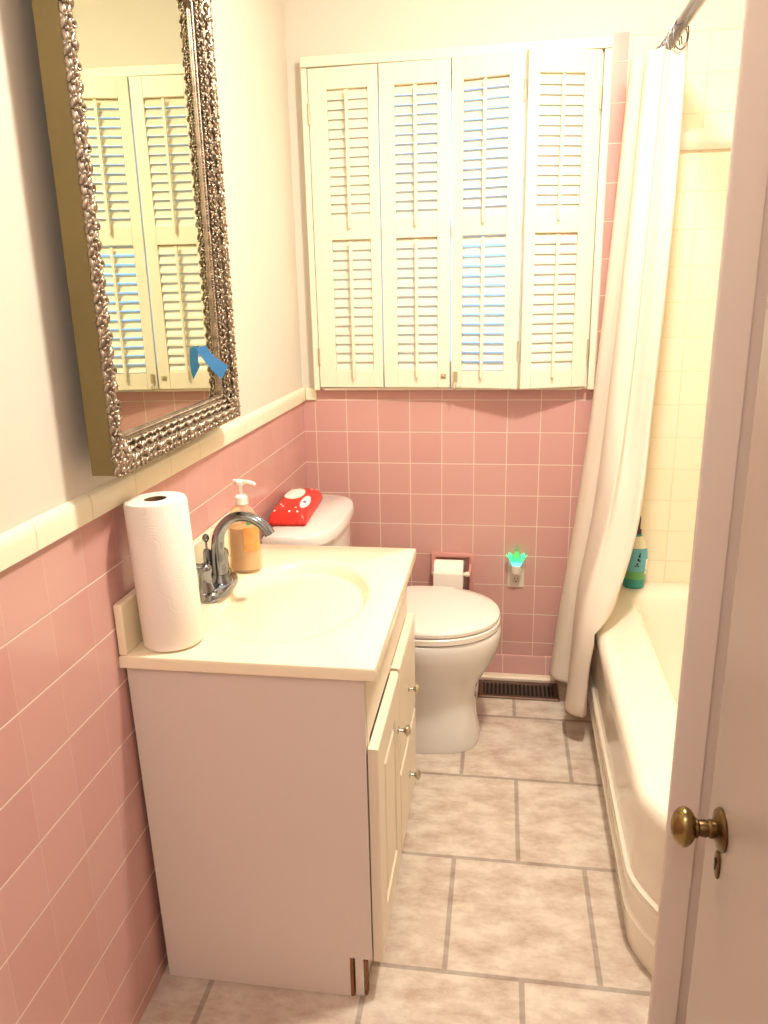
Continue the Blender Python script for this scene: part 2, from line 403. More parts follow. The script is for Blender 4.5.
for d, step, h, a_, r_, L_ in ((.018, .026, .0445, .0078, .0030, .0105), (.0305, .022, .0350, .0066, .0026, .009), (.0405, .0165, .0295, .0046, .0019, .0065)):
    for i, (y, z, q) in enumerate(rail_points(d, step)):
        f = 1 if i % 2 else -1
        scroll(bm, y, z, q, a_, f, h-.0015, 1.3, r_)
        a = math.atan2(q[1], q[0])
        leaf(bm, y+q[0]*step*.5, z+q[1]*step*.5, a+.75*f, L_, L_*.34, h, .15)
        leaf(bm, y-q[0]*step*.28, z-q[1]*step*.28, a-.9*f, L_*.75, L_*.28, h+.001, .1)
for i, (y, z, q) in enumerate(rail_points(.007, .018)):
    a = math.atan2(q[1], q[0]); f = 1 if i % 2 else -1
    leaf(bm, y, z, a+.4*f, .0105, .0042, .0475, .15)
    leaf(bm, y+q[0]*.007, z+q[1]*.007, a-.8*f, .006, .0028, .050, .1)
    ellipsoid(bm, (.0495, y+q[0]*.0105, z+q[1]*.0105), (.0022, .0022, .0022), seg=6, rn=4)
for i, (y, z, q) in enumerate(rail_points(.0, .0165)):
    ellipsoid(bm, (.0425, y, z), (.0055, .0028+.0062*abs(q[0]), .0028+.0062*abs(q[1])), Matrix.Rotation(.45 if i % 2 else -.3, 3, 'Y' if q[1] else 'Z'), 8, 5)
    ellipsoid(bm, (.0465, y+q[0]*.008, z+q[1]*.008), (.0035, .0032, .0032), None, 7, 4)
# corner rosettes
for cy, cz in ((.026, .026), (MW-.026, .026), (MW-.026, MH-.026), (.026, MH-.026)):
    for k in range(9):
        a = 2*PI*k/9
        leaf(bm, cy+.015*math.cos(a), cz+.015*math.sin(a), a, .012, .0045, .049)
        scroll(bm, cy+.026*math.cos(a+.35), cz+.026*math.sin(a+.35), (math.cos(a), math.sin(a)), .0068, 1 if k % 2 else -1, .0395, 1.2, .0030)
    ellipsoid(bm, (.050, cy, cz), (.006, .007, .007), seg=10, rn=6)
for s in (0, 1):
    for k in range(6):
        yy, zz = .075+.008*k, MH-.115+.008*k
        scroll(bm, MW-yy if s else yy, zz, (1, 0), .008, 1 if k % 2 else -1, .025, 1.2, .003)
obj('carved_ornament', bm, M['silver'], mir, local=True, smooth='all')
# strip of tape on the glass
bm = NB()
def ribbon(bm, pts, w):
    rings = []
    for (c, wv) in pts:
        c = Vector(c); wv = Vector(wv)*w/2
        rings.append([c-wv, c+wv])
    loft(bm, rings, False)
ribbon(bm, [((.0345, -1.004, 1.270), (0, 1, .04)), ((.0375, -.998, 1.258), (0, 1, .05)), ((.045, -.982, 1.240), (0, .95, .15)), ((.053, -.958, 1.222), (0, .9, .3)), ((.058, -.935, 1.208), (0, .85, .4))], .058)
tape = obj('tape_strip', bm, M['tape'], smooth='all')
tag(tape, 'torn blue tape strip stuck on the lower corner of the mirror', 'tape')

# ------------------------------------------------------------------ vanity cabinet
VY0, VY1 = -1.397, -.772; VX = .440
van = thing('vanity_cabinet', 'off-white bathroom vanity cabinet standing against the pink tile wall', 'cabinet', (.22, -1.08, 0))
bm = NB()
def prism_y(bm, P, y0, y1): loft(bm, [[(x, y, z) for x, z in P] for y in (y0, y1)])
side = [(.006, 0.001), (.394, 0.001), (.394, .098), (VX, .098), (VX, .722), (-.006, .722)]
prism_y(bm, side, VY0, VY0+.014)
obj('side_panel', bm, M['vanity'], van)
bm = NB(); prism_y(bm, side, VY1-.014, VY1); obj('side_panel', bm, M['vanity'], van)
bm = NB()
box(bm, VX-.018, VX+.001, VY0+.0145, VY0+.035, .098, .722); box(bm, VX-.018, VX+.001, VY1-.035, VY1-.0145, .098, .722)
box(bm, VX-.018, VX+.001, VY0+.035, VY1-.035, .58, .722); box(bm, VX-.018, VX+.001, VY0+.035, VY1-.035, .098, .125); box(bm, VX-.018, VX+.001, -1.10, -1.07, .125, .58)
obj('face_frame', bm, M['vanity_front'], van)
bm = NB(); box(bm, .404, .421, VY0+.004, VY1-.0145, 0.001, .0975); obj('kick_board', bm, M['vanity'], van)
bm = NB(); box(bm, .424, .428, VY0+.006, VY0+.02, 0.002, .097); obj('broken_edge', bm, M['raw'], van)
bm = NB(); box(bm, .3945, .4005, VY0+.0005, VY0+.013, 0.001, .0975); obj('broken_edge', bm, M['raw'], van)
bm = NB(); box(bm, .02, .05, VY0+.0145, VY1-.0145, .10, .72); obj('back_panel', bm, M['vanity'], van)
def raised_front(name, y0, y1, z0, z1, panel=True, dx=0):
    bm = NB(); X0, X1 = VX+(.0026 if panel else .0015)+dx, VX+.021+dx
    def R(d, x): return [(x, y0+d, z0+d), (x, y1-d, z0+d), (x, y1-d, z1-d), (x, y0+d, z1-d)]
    rings = [R(.0, X0), R(0, X1-.006), R(.004, X1-.001), R(.008, X1)]
    if panel:
        m_ = .072
        rings += [R(m_, X1), R(m_+.004, X1-.006), R(m_+.012, X1-.0065), R(m_+.022, X1-.0005)]
    loft(bm, rings, True, True, True)
    return obj(name, bm, M['vanity_front'], van)
def vanity_knob(par, y, z):
    bm = NB(); X = VX+.0215
    lathe(bm, [(.009, X), (.009, X+.002), (.0045, X+.003), (.004, X+.012), (.008, X+.0155), (.0125, X+.019), (.013, X+.023), (.009, X+.027), (.003, X+.0285)], 20, (0, y, z), 'X')
    return obj('knob', bm, M['nickel'], par, smooth=True)
d = raised_front('door', VY0+.004, -1.090, .093, .574); vanity_knob(d, -1.128, .452)
d = raised_front('drawer', -1.083, VY1-.004, .314, .577, False); vanity_knob(d, -.932, .446)
d = raised_front('drawer', -1.083, VY1-.004, .093, .306, False); vanity_knob(d, -.932, .205)

# ------------------------------------------------------------------ countertop with basin
top = thing('sink_countertop', 'cream vanity countertop with an integral oval basin and backsplash', 'countertop', (.22, -1.08, .7235))
CX0, CX1, CY0, CY1, CZ = -.0095, .464, -1.414, -.757, .7475
bcx, bcy, brx, bry = .236, -1.105, .160, .222
bm = NB()
N = 96
def sq(t, d=0):
    # point on the counter rectangle at angle t from the basin centre
    c, s = math.cos(t), math.sin(t)
    ks = []
    x0, x1, y0, y1 = CX0+d, CX1-d, CY0+d, CY1-d
    if c > 1e-9: ks.append((x1-bcx)/c)
    if c < -1e-9: ks.append((x0-bcx)/c)
    if s > 1e-9: ks.append((y1-bcy)/s)
    if s < -1e-9: ks.append((y0-bcy)/s)
    k = min(ks); return (bcx+k*c, bcy+k*s)
angs = sorted(set([2*PI*k/N for k in range(N)] + [math.atan2(y-bcy, x-bcx) % (2*PI) for x in (CX0, CX1) for y in (CY0, CY1)]))
# keep the true corner angles and drop neighbours that sit too close
def el(t, f): return (bcx+brx*f*math.cos(t), bcy+bry*f*math.sin(t))
def ring(fn, z): return [(*fn(t), z) for t in angs]
rings = [ring(lambda t: sq(t), .7235), ring(lambda t: sq(t), CZ-.005), ring(lambda t: sq(t, .0015), CZ-.0015), ring(lambda t: sq(t, .005), CZ)]
R_top = []
for f, dz in ((1.06, 0), (1.03, -.0004), (1.005, -.002), (.98, -.0065), (.95, -.0145), (.91, -.027), (.85, -.045), (.77, -.067), (.67, -.090), (.55, -.110), (.42, -.125), (.28, -.135), (.16, -.1395), (.1, -.141)):
    R_top.append([(bcx+brx*f*math.cos(t)-.0*(1-f), bcy+bry*f*math.sin(t), CZ+dz) for t in angs])
loft(bm, rings+R_top, True, True, True)
obj('basin_top', bm, M['counter'], top, smooth=True)
bm = NB(); box(bm, -.0095, .0065, CY0, CY1, CZ, .847)
obj('backsplash', bm, M['counter'], top, bevel=.004, bseg=3)
bm = NB(); lathe(bm, [(.021, CZ-.1408), (.021, CZ-.1385), (.017, CZ-.1375), (.015, CZ-.1395), (.003, CZ-.1395)], 24, (bcx, bcy, 0)); obj('drain', bm, M['chrome'], top, smooth=True)

# ------------------------------------------------------------------ faucet
CZ0 = CZ; CZ += .0008
FC = (.070, -1.085, CZ)
fa = thing('faucet', 'chrome high-arc bathroom faucet with two lever handles on the countertop', 'faucet', FC)
bm = NB()
def stad(f, z, w=.030, l=.080):
    out = []
    for k in range(40):
        t = 2*PI*k/40; c, s = math.cos(t), math.sin(t)
        out.append((FC[0]-.009+w*f*math.copysign(abs(c)**.75, c), FC[1]+(l if 1 else 0)*f*math.copysign(abs(s)**.75, s), z))
    return out
loft(bm, [stad(1, CZ), stad(1, CZ+.008), stad(.93, CZ+.016), stad(.8, CZ+.021), stad(.6, CZ+.024)])
obj('base_plate', bm, M['chrome'], fa, smooth=True)
bm = NB()
P = catmull([(.068, 0, .020), (.066, 0, .060), (.066, 0, .10), (.074, 0, .135), (.098, 0, .163), (.130, 0, .171), (.158, 0, .162), (.178, 0, .145), (.186, 0, .132)], 48)
pts = [(p.x, FC[1], CZ+p.z) for p in P]
rad = [.0185-.0075*min(1, k/22) if k < 40 else .011+.0012*(k-40)/7 for k in range(48)]
tube(bm, pts, rad, 18); obj('spout', bm, M['chrome'], fa, smooth=True)
bm = NB(); lathe(bm, [(.026, CZ+.018), (.0255, CZ+.024), (.021, CZ+.032), (.019, CZ+.04)], 28, (.068, FC[1], 0)); obj('spout_collar', bm, M['chrome'], fa, smooth=True)
for s in (-1, 1):
    hy = FC[1]+s*.052
    bm = NB(); lathe(bm, [(.0195, CZ+.016), (.019, CZ+.022), (.0145, CZ+.034), (.0135, CZ+.056), (.0155, CZ+.064), (.0155, CZ+.072), (.010, CZ+.079), (.003, CZ+.081)], 22, (.054, hy, 0))
    h = obj('handle', bm, M['chrome'], fa, smooth=True)
    bm = NB(); tube(bm, [(.054, hy, CZ+.071), (.048, hy+s*.010, CZ+.076), (.040, hy+s*.022, CZ+.083), (.034, hy+s*.034, CZ+.088)], [.006, .0062, .0058, .0045], 10)
    obj('lever', bm, M['chrome'], h, smooth=True)
bm = NB(); lathe(bm, [(.011, CZ+.020), (.0095, CZ+.06), (.0085, CZ+.092), (.0065, CZ+.096), (.0025, CZ+.097), (.0025, CZ+.112), (.0035, CZ+.113), (.0072, CZ+.118), (.0078, CZ+.123), (.005, CZ+.129), (.001, CZ+.131)], 18, (.043, FC[1]-.006, 0))
obj('lift_rod', bm, M['chrome'], fa, smooth=True)

# ------------------------------------------------------------------ soap pump bottle
SC = (.082, -.957)
sp = thing('soap_bottle', 'clear pump bottle with amber liquid soap beside the faucet', 'soap bottle', (SC[0], SC[1], CZ))
bm = NB(); prof = [(.030, 0), (.0375, .004), (.0385, .02), (.0375, .08), (.0365, .115), (.033, .135), (.024, .152), (.0145, .160), (.0135, .17)]
lathe(bm, [(r, CZ+h) for r, h in prof], 36, (SC[0], SC[1], 0), sx=1.0, sy=.74); obj('bottle', bm, M['clear'], sp, smooth=True)
bm = NB(); lathe(bm, [(r-.003, CZ+.004+h*.9) for r, h in prof[:5]], 36, (SC[0], SC[1], 0), sx=.98, sy=.72); obj('liquid', bm, M['soap'], sp, smooth=True)
bm = NB(); lathe(bm, [(.0155, CZ+.163), (.0155, CZ+.180), (.012, CZ+.184), (.0045, CZ+.186), (.0045, CZ+.207), (.0095, CZ+.208), (.0105, CZ+.216), (.006, CZ+.2195)], 22, (SC[0], SC[1], 0))
tube(bm, [(SC[0], SC[1], CZ+.214), (SC[0]+.02, SC[1]-.004, CZ+.2155), (SC[0]+.034, SC[1]-.006, CZ+.213), (SC[0]+.037, SC[1]-.006, CZ+.209)], [.0055, .0048, .004, .0035], 10)
tube(bm, [(SC[0], SC[1], CZ+.214), (SC[0]-.016, SC[1]+.003, CZ+.216)], [.0055, .0048], 10)
obj('pump', bm, M['white_print'], sp, smooth=True)
bm = NB()   # printed label wrapped on the room side
def wrap_label(bm, a0, a1, z0, z1, r=.0382, n=14):
    loft(bm, [[(SC[0]+(r+e)*math.cos(a0+(a1-a0)*k/n), SC[1]+.74*(r+e)*math.sin(a0+(a1-a0)*k/n), z) for z, e in ((z0, .0004), (z1, .0002), (z1, -.001), (z0, -.001))] for k in range(n+1)])
wrap_label(bm, -1.35, -.15, CZ+.055, CZ+.112); obj('label', bm, M['orange_label'], sp)
bm = NB(); wrap_label(bm, -1.1, -.75, CZ+.118, CZ+.128, .0372); obj('label', bm, M['green_label'], sp)

# ------------------------------------------------------------------ paper towel roll
TC = (.0680, -1.343)
pt = thing('paper_towel_roll', 'white paper towel roll standing on the countertop corner', 'paper towel', (TC[0], TC[1], CZ))
bm = NB(); lathe(bm, [(.0205, CZ+.0005), (.0545, CZ+.0005), (.0562, CZ+.003), (.0560, CZ+.14), (.0555, CZ+.268), (.0535, CZ+.2745), (.050, CZ+.276), (.0205, CZ+.2755), (.0205, CZ+.0005)], 64, (TC[0], TC[1], 0), cap0=False, cap1=False)
obj('paper', bm, M['towel'], pt, smooth=True)
pt.rotation_euler = (0, math.radians(-1.9), 0)
bm = NB(); lathe(bm, [(.0203, CZ+.001), (.0203, CZ+.2745), (.0190, CZ+.2745), (.0190, CZ+.001)], 40, (TC[0], TC[1], 0), cap0=False, cap1=False); obj('core', bm, M['card'], pt, smooth=True)

pt.location.z += .0024   # the leaning roll rests on its lower edge
# ------------------------------------------------------------------ toilet
TY = -.405
to = thing('toilet', 'white two-piece toilet between the vanity and the back wall', 'toilet', (.35, TY, 0))
def egg(z, xb, xf, hw, yc=TY, n=56, p=2.15, front=.5):
    """egg outline: rounder and longer to the front"""
    xm = xb+(xf-xb)*front; out = []
    for k in range(n):
        t = 2*PI*k/n; c, s = math.cos(t), math.sin(t)
        ax = (xf-xm) if c > 0 else (xm-xb)
        e = 2/p
        out.append((xm+ax*math.copysign(abs(c)**e, c), yc+hw*math.copysign(abs(s)**e, s), z))
    return out
bm = NB()
loft(bm, [egg(0.001, .215, .622, .127, p=3), egg(.02, .213, .626, .129, p=3), egg(.09, .215, .614, .123, p=3), egg(.16, .215, .608, .122, p=2.8), egg(.205, .205, .618, .129, p=2.5), egg(.248, .19, .643, .149, p=2.3), egg(.288, .175, .668, .172, p=2.2), egg(.328, .17, .681, .187), egg(.364, .17, .686, .193), egg(.382, .17, .685, .193), egg(.389, .172, .681, .190)])
obj('bowl', bm, M['porcelain'], to, smooth=True)
bm = NB(); loft(bm, [egg(.393, .235, .678, .187), egg(.395, .232, .682, .190), egg(.410, .232, .682, .190), egg(.413, .235, .678, .187)]); obj('seat', bm, M['seat'], to, smooth=True)
bm = NB(); loft(bm, [egg(.4165, .232, .677, .186), egg(.4185, .230, .680, .188), egg(.428, .230, .680, .188), egg(.434, .234, .673, .183), egg(.438, .25, .64, .16), egg(.440, .30, .56, .10)]); obj('lid', bm, M['seat'], to, smooth=True)
for s in (-1, 1):
    obj('hinge', boxbm(.212, .245, TY+s*.075-.016, TY+s*.075+.016, .3905, .43), M['seat'], to, bevel=.004)
def tank_outline(z, x1, hw, d=0, r=.07):
    # flat at the wall, bowed front with wide rounded corners
    out = []; x0 = .018+d; n = 14
    for k in range(n+1):
        a = -PI/2+PI*k/n; e = .62
        out.append((x0+.055+(x1-d-x0-.055)*abs(math.cos(a))**e, TY+(hw-d)*math.copysign(abs(math.sin(a))**e, math.sin(a)), z))
    out += [(x0, TY+hw-d-.008, z), (x0, TY-hw+d+.008, z)]
    return out
bm = NB(); loft(bm, [tank_outline(.390, .195, .205, .015), tank_outline(.405, .198, .21), tank_outline(.55, .205, .218), tank_outline(.693, .208, .222)]); obj('tank', bm, M['porcelain'], to, smooth=True)
bm = NB(); loft(bm, [tank_outline(.694, .216, .236, .006), tank_outline(.698, .218, .238, .0), tank_outline(.718, .220, .240), tank_outline(.727, .220, .240, .005), tank_outline(.731, .220, .24, .018)]); obj('tank_lid', bm, M['porcelain'], to, smooth=True)

# ------------------------------------------------------------------ wipes pouch on the tank
wp = thing('wipes_pack', 'red soft pack of wipes lying on the toilet tank', 'wipes pack', (.060, -.405, .7315), math.radians(3.5))
WPY, WPX = .150, .056
def pouch(u, v):
    # u along length (-1..1), v across (-1..1)
    e = max(0, 1-abs(u)**9)**.55*max(0, 1-abs(v)**7)**.5*(.80+.2*math.cos(u*1.2)*math.cos(v*1.2))
    return e
bm = NB(); n1, n2 = 48, 28
gt = [[bm.verts.new((WPX*(-1+2*j/n2), WPY*(-1+2*i/n1), .009+.042*pouch(-1+2*i/n1, -1+2*j/n2)+.0008*math.sin(i*2.3+j*1.7))) for j in range(n2+1)] for i in range(n1+1)]
gb = [[bm.verts.new((WPX*(-1+2*j/n2), WPY*(-1+2*i/n1), .008-.0075*min(1, 2.5*pouch(-1+2*i/n1, -1+2*j/n2)))) for j in range(n2+1)] for i in range(n1+1)]
for i in range(n1):
    for j in range(n2):
        u, v = -1+2*(i+.5)/n1, -1+2*(j+.5)/n2
        f = bm.faces.new((gt[i][j], gt[i][j+1], gt[i+1][j+1], gt[i+1][j]))
        f2 = bm.faces.new((gb[i][j], gb[i+1][j], gb[i+1][j+1], gb[i][j+1]))
bmesh.ops.remove_doubles(bm, verts=bm.verts, dist=.0004)
obj('pouch', bm, M['red'], wp, local=True, smooth='all')
def top_z(x, y): return .009+.042*pouch(y/WPY, x/WPX)
def patch(name, cx, cy, rx, ry, m, h=.0012, rot=0, p=2.2):
    bm = NB(); rings = []
    for f, dz in ((1, -.0002), (1, h), (.85, h+.0006), (.45, h+.001), (.1, h+.001)):
        rr = []
        for k in range(28):
            t = 2*PI*k/28; c, s = math.cos(t), math.sin(t)
            a = rx*f*math.copysign(abs(c)**(2/p), c); b = ry*f*math.copysign(abs(s)**(2/p), s)
            x = cx+a*math.cos(rot)-b*math.sin(rot); y = cy+a*math.sin(rot)+b*math.cos(rot)
            rr.append((x, y, top_z(x, y)+dz))
        rings.append(rr)
    loft(bm, rings); return obj(name, bm, m, wp, local=True, smooth=True)
patch('flip_lid', -.010, .03, .030, .060, M['white_print'], .003)
patch('printed_patch', .036, -.045, .012, .06, M['white_print'], .0006)
patch('printed_patch', .036, -.055, .005, .011, M['blue_print'], .0020)
for (x, y) in ((.02, -.11), (-.02, -.1), (-.03, -.08), (.005, -.13), (.03, .1), (-.01, .11), (.04, .12), (-.035, .1), (.028, -.13), (-.04, -.125)):
    patch('printed_patch', x, y, .003, .003, M['white_print'], .0006)

# ------------------------------------------------------------------ paper holder, roll, outlet, night light
hd = thing('toilet_paper_holder', 'pink ceramic toilet paper holder set into the back wall', 'paper holder', (.511, 0, .40))
bm = NB()
def Rxz(d, y, x0=.4345, x1=.588, z0=.316, z1=.478): return [(x0+d, y, z0+d), (x1-d, y, z0+d), (x1-d, y, z1-d), (x0+d, y, z1-d)]
loft(bm, [Rxz(0, -.0005), Rxz(0, -.009), Rxz(.004, -.012), Rxz(.014, -.012), Rxz(.018, -.009), Rxz(.020, -.002)], True, False, True)
obj('frame', bm, M['dusty'], hd, smooth=True)
bm2 = NB(); box(bm2, .4545, .568, -.0035, -.0022, .336, .458); obj('recess_shade_panel', bm2, M['recess_shade'], hd)  # flat panel whose dark tone stands in for the shade of a recess
bm = NB(); lathe(bm, [(.004, .442), (.0085, .443), (.0085, .452), (.0065, .453), (.0065, .560), (.009, .561), (.010, .572), (.007, .575)], 16, (0, -.066, .420), 'X'); obj('roller', bm, M['roller'], hd, smooth=True)
for x in (.441, .571):
    bm = NB(); loft(bm, [[(x, -.010, .402), (x+.008, -.010, .402), (x+.008, -.010, .440), (x, -.010, .440)], [(x, -.07, .411), (x+.008, -.07, .411), (x+.008, -.07, .429), (x, -.07, .429)]])
    obj('arm', bm, M['dusty'], hd)
rl = thing('toilet_paper_roll', 'white toilet paper roll hanging on the pink holder', 'toilet paper', (.501, -.066, .420))
bm = NB()
lathe(bm, [(.019, .4515), (.0475, .4515), (.0495, .4535), (.0495, .5505), (.0475, .5525), (.019, .5525), (.019, .4515)], 44, (0, -.066, .420), 'X', cap0=False, cap1=False); obj('paper', bm, M['paper'], rl, smooth=True)
bm = NB(); loft(bm, [[(x, y, z) for x in (.452, .552)] + [(x, y+.0012, z) for x in (.552, .452)] for y, z in ((-.1155, .437), (-.1165, .41), (-.117, .37), (-.116, .345), (-.1155, .325))]); obj('loose_sheet', bm, M['paper'], rl, smooth=True)
bm = NB(); lathe(bm, [(.0188, .452), (.0188, .552), (.0178, .552), (.0178, .452)], 30, (0, -.066, .420), 'X', cap0=False, cap1=False); obj('core', bm, M['card'], rl, smooth=True)

ol = thing('wall_outlet', 'cream wall outlet plate on the pink tile under the window', 'outlet', (.7355, 0, .411))
bm = NB()
def P2(d, y): return [(.706+d, y, .354+d), (.765-d, y, .354+d), (.765-d, y, .468-d), (.706+d, y, .468-d)]
loft(bm, [P2(0, -.0005), P2(0, -.004), P2(.003, -.0065)], True, False, True); obj('cover_plate', bm, M['plate'], ol)
for zc in (.386, .436):
    bm = NB(); lathe(bm, [(.0155, -.0066), (.0155, -.0082), (.0145, -.0088)], 24, (.7355, 0, zc), 'Y', sx=1, sy=.82, cap0=False); f = obj('receptacle', bm, M['plate'], ol, smooth=True)
    bm = NB(); box(bm, .7285, .7305, -.0094, -.0088, zc-.001, zc+.008); box(bm, .7405, .7425, -.0094, -.0088, zc-.001, zc+.007); lathe(bm, [(.0026, -.0088), (.0026, -.0094)], 10, (.7355, 0, zc-.0075), 'Y'); obj('slots', bm, M['black'], f)
nl = thing('night_light', 'small plug-in night light glowing green above the outlet', 'night light', (.7355, -.02, .44))
bm = NB(); lathe(bm, [(.012, .415), (.0185, .418), (.0195, .434), (.018, .446), (.012, .449)], 24, (.7355, -.028, 0)); obj('body', bm, M['plate'], nl, smooth=True)
bm = NB(); lathe(bm, [(.013, .448), (.0175, .450), (.0195, .456), (.0195, .459), (.010, .459)], 24, (.7355, -.028, 0)); obj('lit_base', bm, M['cyan_glow'], nl, smooth=True)
bm = NB()
for k in range(8):
    a = 2*PI*k/8
    loft(bm, [[(.7355+r*math.cos(a+da), -.028+r*math.sin(a+da)*.75, z) for (da, r, z) in ((-w_, r0, z0), (w_, r0, z0), (w_, r0+.0018, z0+.0006), (-w_, r0+.0018, z0+.0006))] for (w_, r0, z0) in ((.36, .018, .457), (.40, .023, .466), (.36, .029, .474), (.2, .033, .481), (.04, .0345, .485))])
obj('petal_shade', bm, M['glow'], nl, smooth=True)
bm = NB(); lathe(bm, [(.010, .460), (.014, .468), (.0135, .480), (.008, .492), (.0035, .498), (.005, .503), (.0045, .510), (.002, .514), (.003, .519), (.001, .524)], 16, (.7355, -.028, 0)); obj('finial', bm, M['crystal'], nl, smooth=True)

# ------------------------------------------------------------------ floor register
rg = thing('floor_register', 'brown metal floor register grille against the back wall', 'floor vent', (.753, -.105, 0))
RX0, RX1, RY0, RY1 = .611, .893, -.168, -.046
bm = NB(); loft(bm, [rrect(RX0+d, RX1-d, RY0+d, RY1-d, .003, z, 2) for d, z in ((0, .0005), (0, .004), (.004, .007), (.017, .007), (.019, .0035), (.0195, .0015))], True, False, True)
obj('frame', bm, M['register'], rg)
bm = NB(); box(bm, RX0+.02, RX1-.02, RY0+.02, RY1-.02, .001, .002); obj('duct_shade_sheet', bm, M['black'], rg)  # thin black sheet standing in for the darkness below the grille
bm = NB(); n = 17
for k in range(n):
    x = RX0+.026+(RX1-RX0-.052)*k/(n-1); box(bm, x-.0026, x+.0026, RY0+.02, RY1-.02, .002, .0065)
obj('grille', bm, M['register'], rg)

# ------------------------------------------------------------------ bathtub
tb = thing('bathtub', 'cream built-in bathtub with a ridged apron along the right side', 'bathtub', (1.34, -.67, 0))
def outer(z, d):
    """apron outline; d = inset towards the tub. near corner is cut at an angle, then meets the wall"""
    top_ = min(1, max(0, z/.38)); 
    xb = .986-.012*top_; xn = .962-.001*top_
    P = [(xb+d, -.0015), (xb+(xn-xb)*.5+d, -.6), (xn+.001+d, -1.17+d*.1), (xn+.004+d, -1.195+d*.2), (xn+.013+d*.9, -1.222+d*.4), (xn+.028+d*.8, -1.255+d*.6), (xn+.048+d*.7, -1.290+d*.8), (xn+.068+d*.5, -1.315+d), (1.06+d*.4, -1.328+d), (1.2, -1.3325+max(d, 0)), (1.45, -1.3325+max(d, 0)), (XR-.002-max(d, 0), -1.3335+max(d, 0)), (XR-.002-max(d, 0), -.7), (XR-.002-max(d, 0), -.0015-max(d, 0)*.3), (1.45, -.0015-d*.3), (1.2, -.0015-d*.3)]
    return P
from itertools import accumulate
def resample(P, n):
    P = [Vector((*p, 0)) for p in P]; Q = P+[P[0]]
    Ls = [(Q[i+1]-Q[i]).length for i in range(len(P))]; T = sum(Ls); out = []
    acc = [0]+list(accumulate(Ls))
    for k in range(n):
        s = T*k/n
        i = max(j for j in range(len(P)) if acc[j] <= s+1e-9)
        out.append(Q[i].lerp(Q[i+1], (s-acc[i])/Ls[i]))
    return [(p.x, p.y) for p in out]
NT = 150
def oring(z, d): return [(x, y, z) for x, y in resample(outer(z, d), NT)]
rings = [oring(0.001, 0.004)]
def ridge(zc, h=.0075, w=.0075): return [(zc-w, 0), (zc-w*.55, -h*.6), (zc, -h), (zc+w*.45, -h*.4), (zc+w*.8, 0)]
zs = [(.03, .003), (.05, .002)] + ridge(.092) + [(.12, .001)] + ridge(.158) + ridge(.178) + [(.20, .0), (.27, 0), (.335, -.0015), (.356, -.0022), (.370, -.0012), (.381, .004), (.3885, .012), (.3925, .024), (.3935, .038)]
for z, d in zs: rings.append(oring(z, d))
# inner edge and basin, matched to the outer outline by the same parameter
ix0, ix1, iy0, iy1 = 1.108, 1.655, -1.235, -.078
def iring(z, d, r):
    pts = resample([(x, y) for x, y, _ in rrect(ix0+d, ix1-d, iy0+d*1.3, iy1-d*1.3, r, 0, 8)], 600)
    res = []
    oc = resample(outer(.39, .03), NT)
    import bisect
    c = Vector(((ix0+ix1)/2, (iy0+iy1)/2))
    # angle in a squashed space so corners correspond
    def ang(p): return math.atan2((p[1]-c.y)/(iy1-iy0), (p[0]-c.x)/(ix1-ix0))
    tab = sorted((ang(p), p) for p in pts); keys = [a for a, _ in tab]
    for p in oc:
        a = ang(p); i = bisect.bisect(keys, a) % len(tab); q = tab[i][1]; res.append((q[0], q[1], z))
    return res
for z, d, r in ((.3935, -.012, .13), (.392, -.003, .13), (.385, .006, .13), (.370, .016, .13), (.33, .026, .135), (.25, .040, .14), (.15, .062, .15), (.09, .085, .16), (.062, .12, .15), (.055, .16, .12)):
    rings.append(iring(z, d, r))
bm = NB(); loft(bm, rings)
obj('tub_shell', bm, M['tub'], tb, smooth=True)
bm = NB(); lathe(bm, [(.03, .056), (.03, .058), (.02, .0585), (.004, .057)], 24, (1.38, -.98, 0)); obj('drain', bm, M['chrome'], tb, smooth=True)

# ------------------------------------------------------------------ bottle on the tub corner
BC = (1.128, -.062); BZ = .3945
bt = thing('cleaner_bottle', 'teal squeeze bottle with a dark cap on the tub corner', 'bottle', (*BC, BZ), math.radians(-8))
def oval(z, a, b, dx=0): return [(dx+a*math.cos(2*PI*k/36), b*math.sin(2*PI*k/36), z) for k in range(36)]
B_PROF = [(0, .030, .020), (.004, .034, .0235), (.02, .0345, .025), (.07, .0375, .026), (.115, .0395, .026), (.14, .036, .0245), (.165, .027, .021), (.182, .0165, .0165), (.19, .013, .013)]
bm = NB(); loft(bm, [oval(h, a, b) for h, a, b in B_PROF]); 
obj('bottle', bm, M['teal'], bt, local=True, smooth=True)
def bprof(h):
    for (h0, a0, b0), (h1, a1, b1) in zip(B_PROF, B_PROF[1:]):
        if h0 <= h <= h1:
            t = (h-h0)/(h1-h0); return a0+(a1-a0)*t, b0+(b1-b0)*t
def blabel(name, t0, t1, z0, z1, m, e=.0007, n=16, nz=8):
    bm = NB(); rings = []
    for k in range(n+1):
        t = t0+(t1-t0)*k/n
        col_ = []
        for j in range(nz+1):
            h = z0+(z1-z0)*j/nz; a, b = bprof(h); col_.append(((a+e)*math.cos(t), (b+e)*math.sin(t), h))
        for j in range(nz, -1, -1):
            h = z0+(z1-z0)*j/nz; a, b = bprof(h); col_.append(((a-.001)*math.cos(t), (b-.001)*math.sin(t), h))
        rings.append(col_)
    loft(bm, rings); return obj(name, bm, m, bt, local=True, smooth=True)
blabel('label', -2.9, -.15, .062, .142, M['teal_label'])
blabel('label', -2.9, -.12, .034, .062, M['green_label'])
blabel('label', -.55, -.2, .05, .105, M['white_print'], .0012, 6)
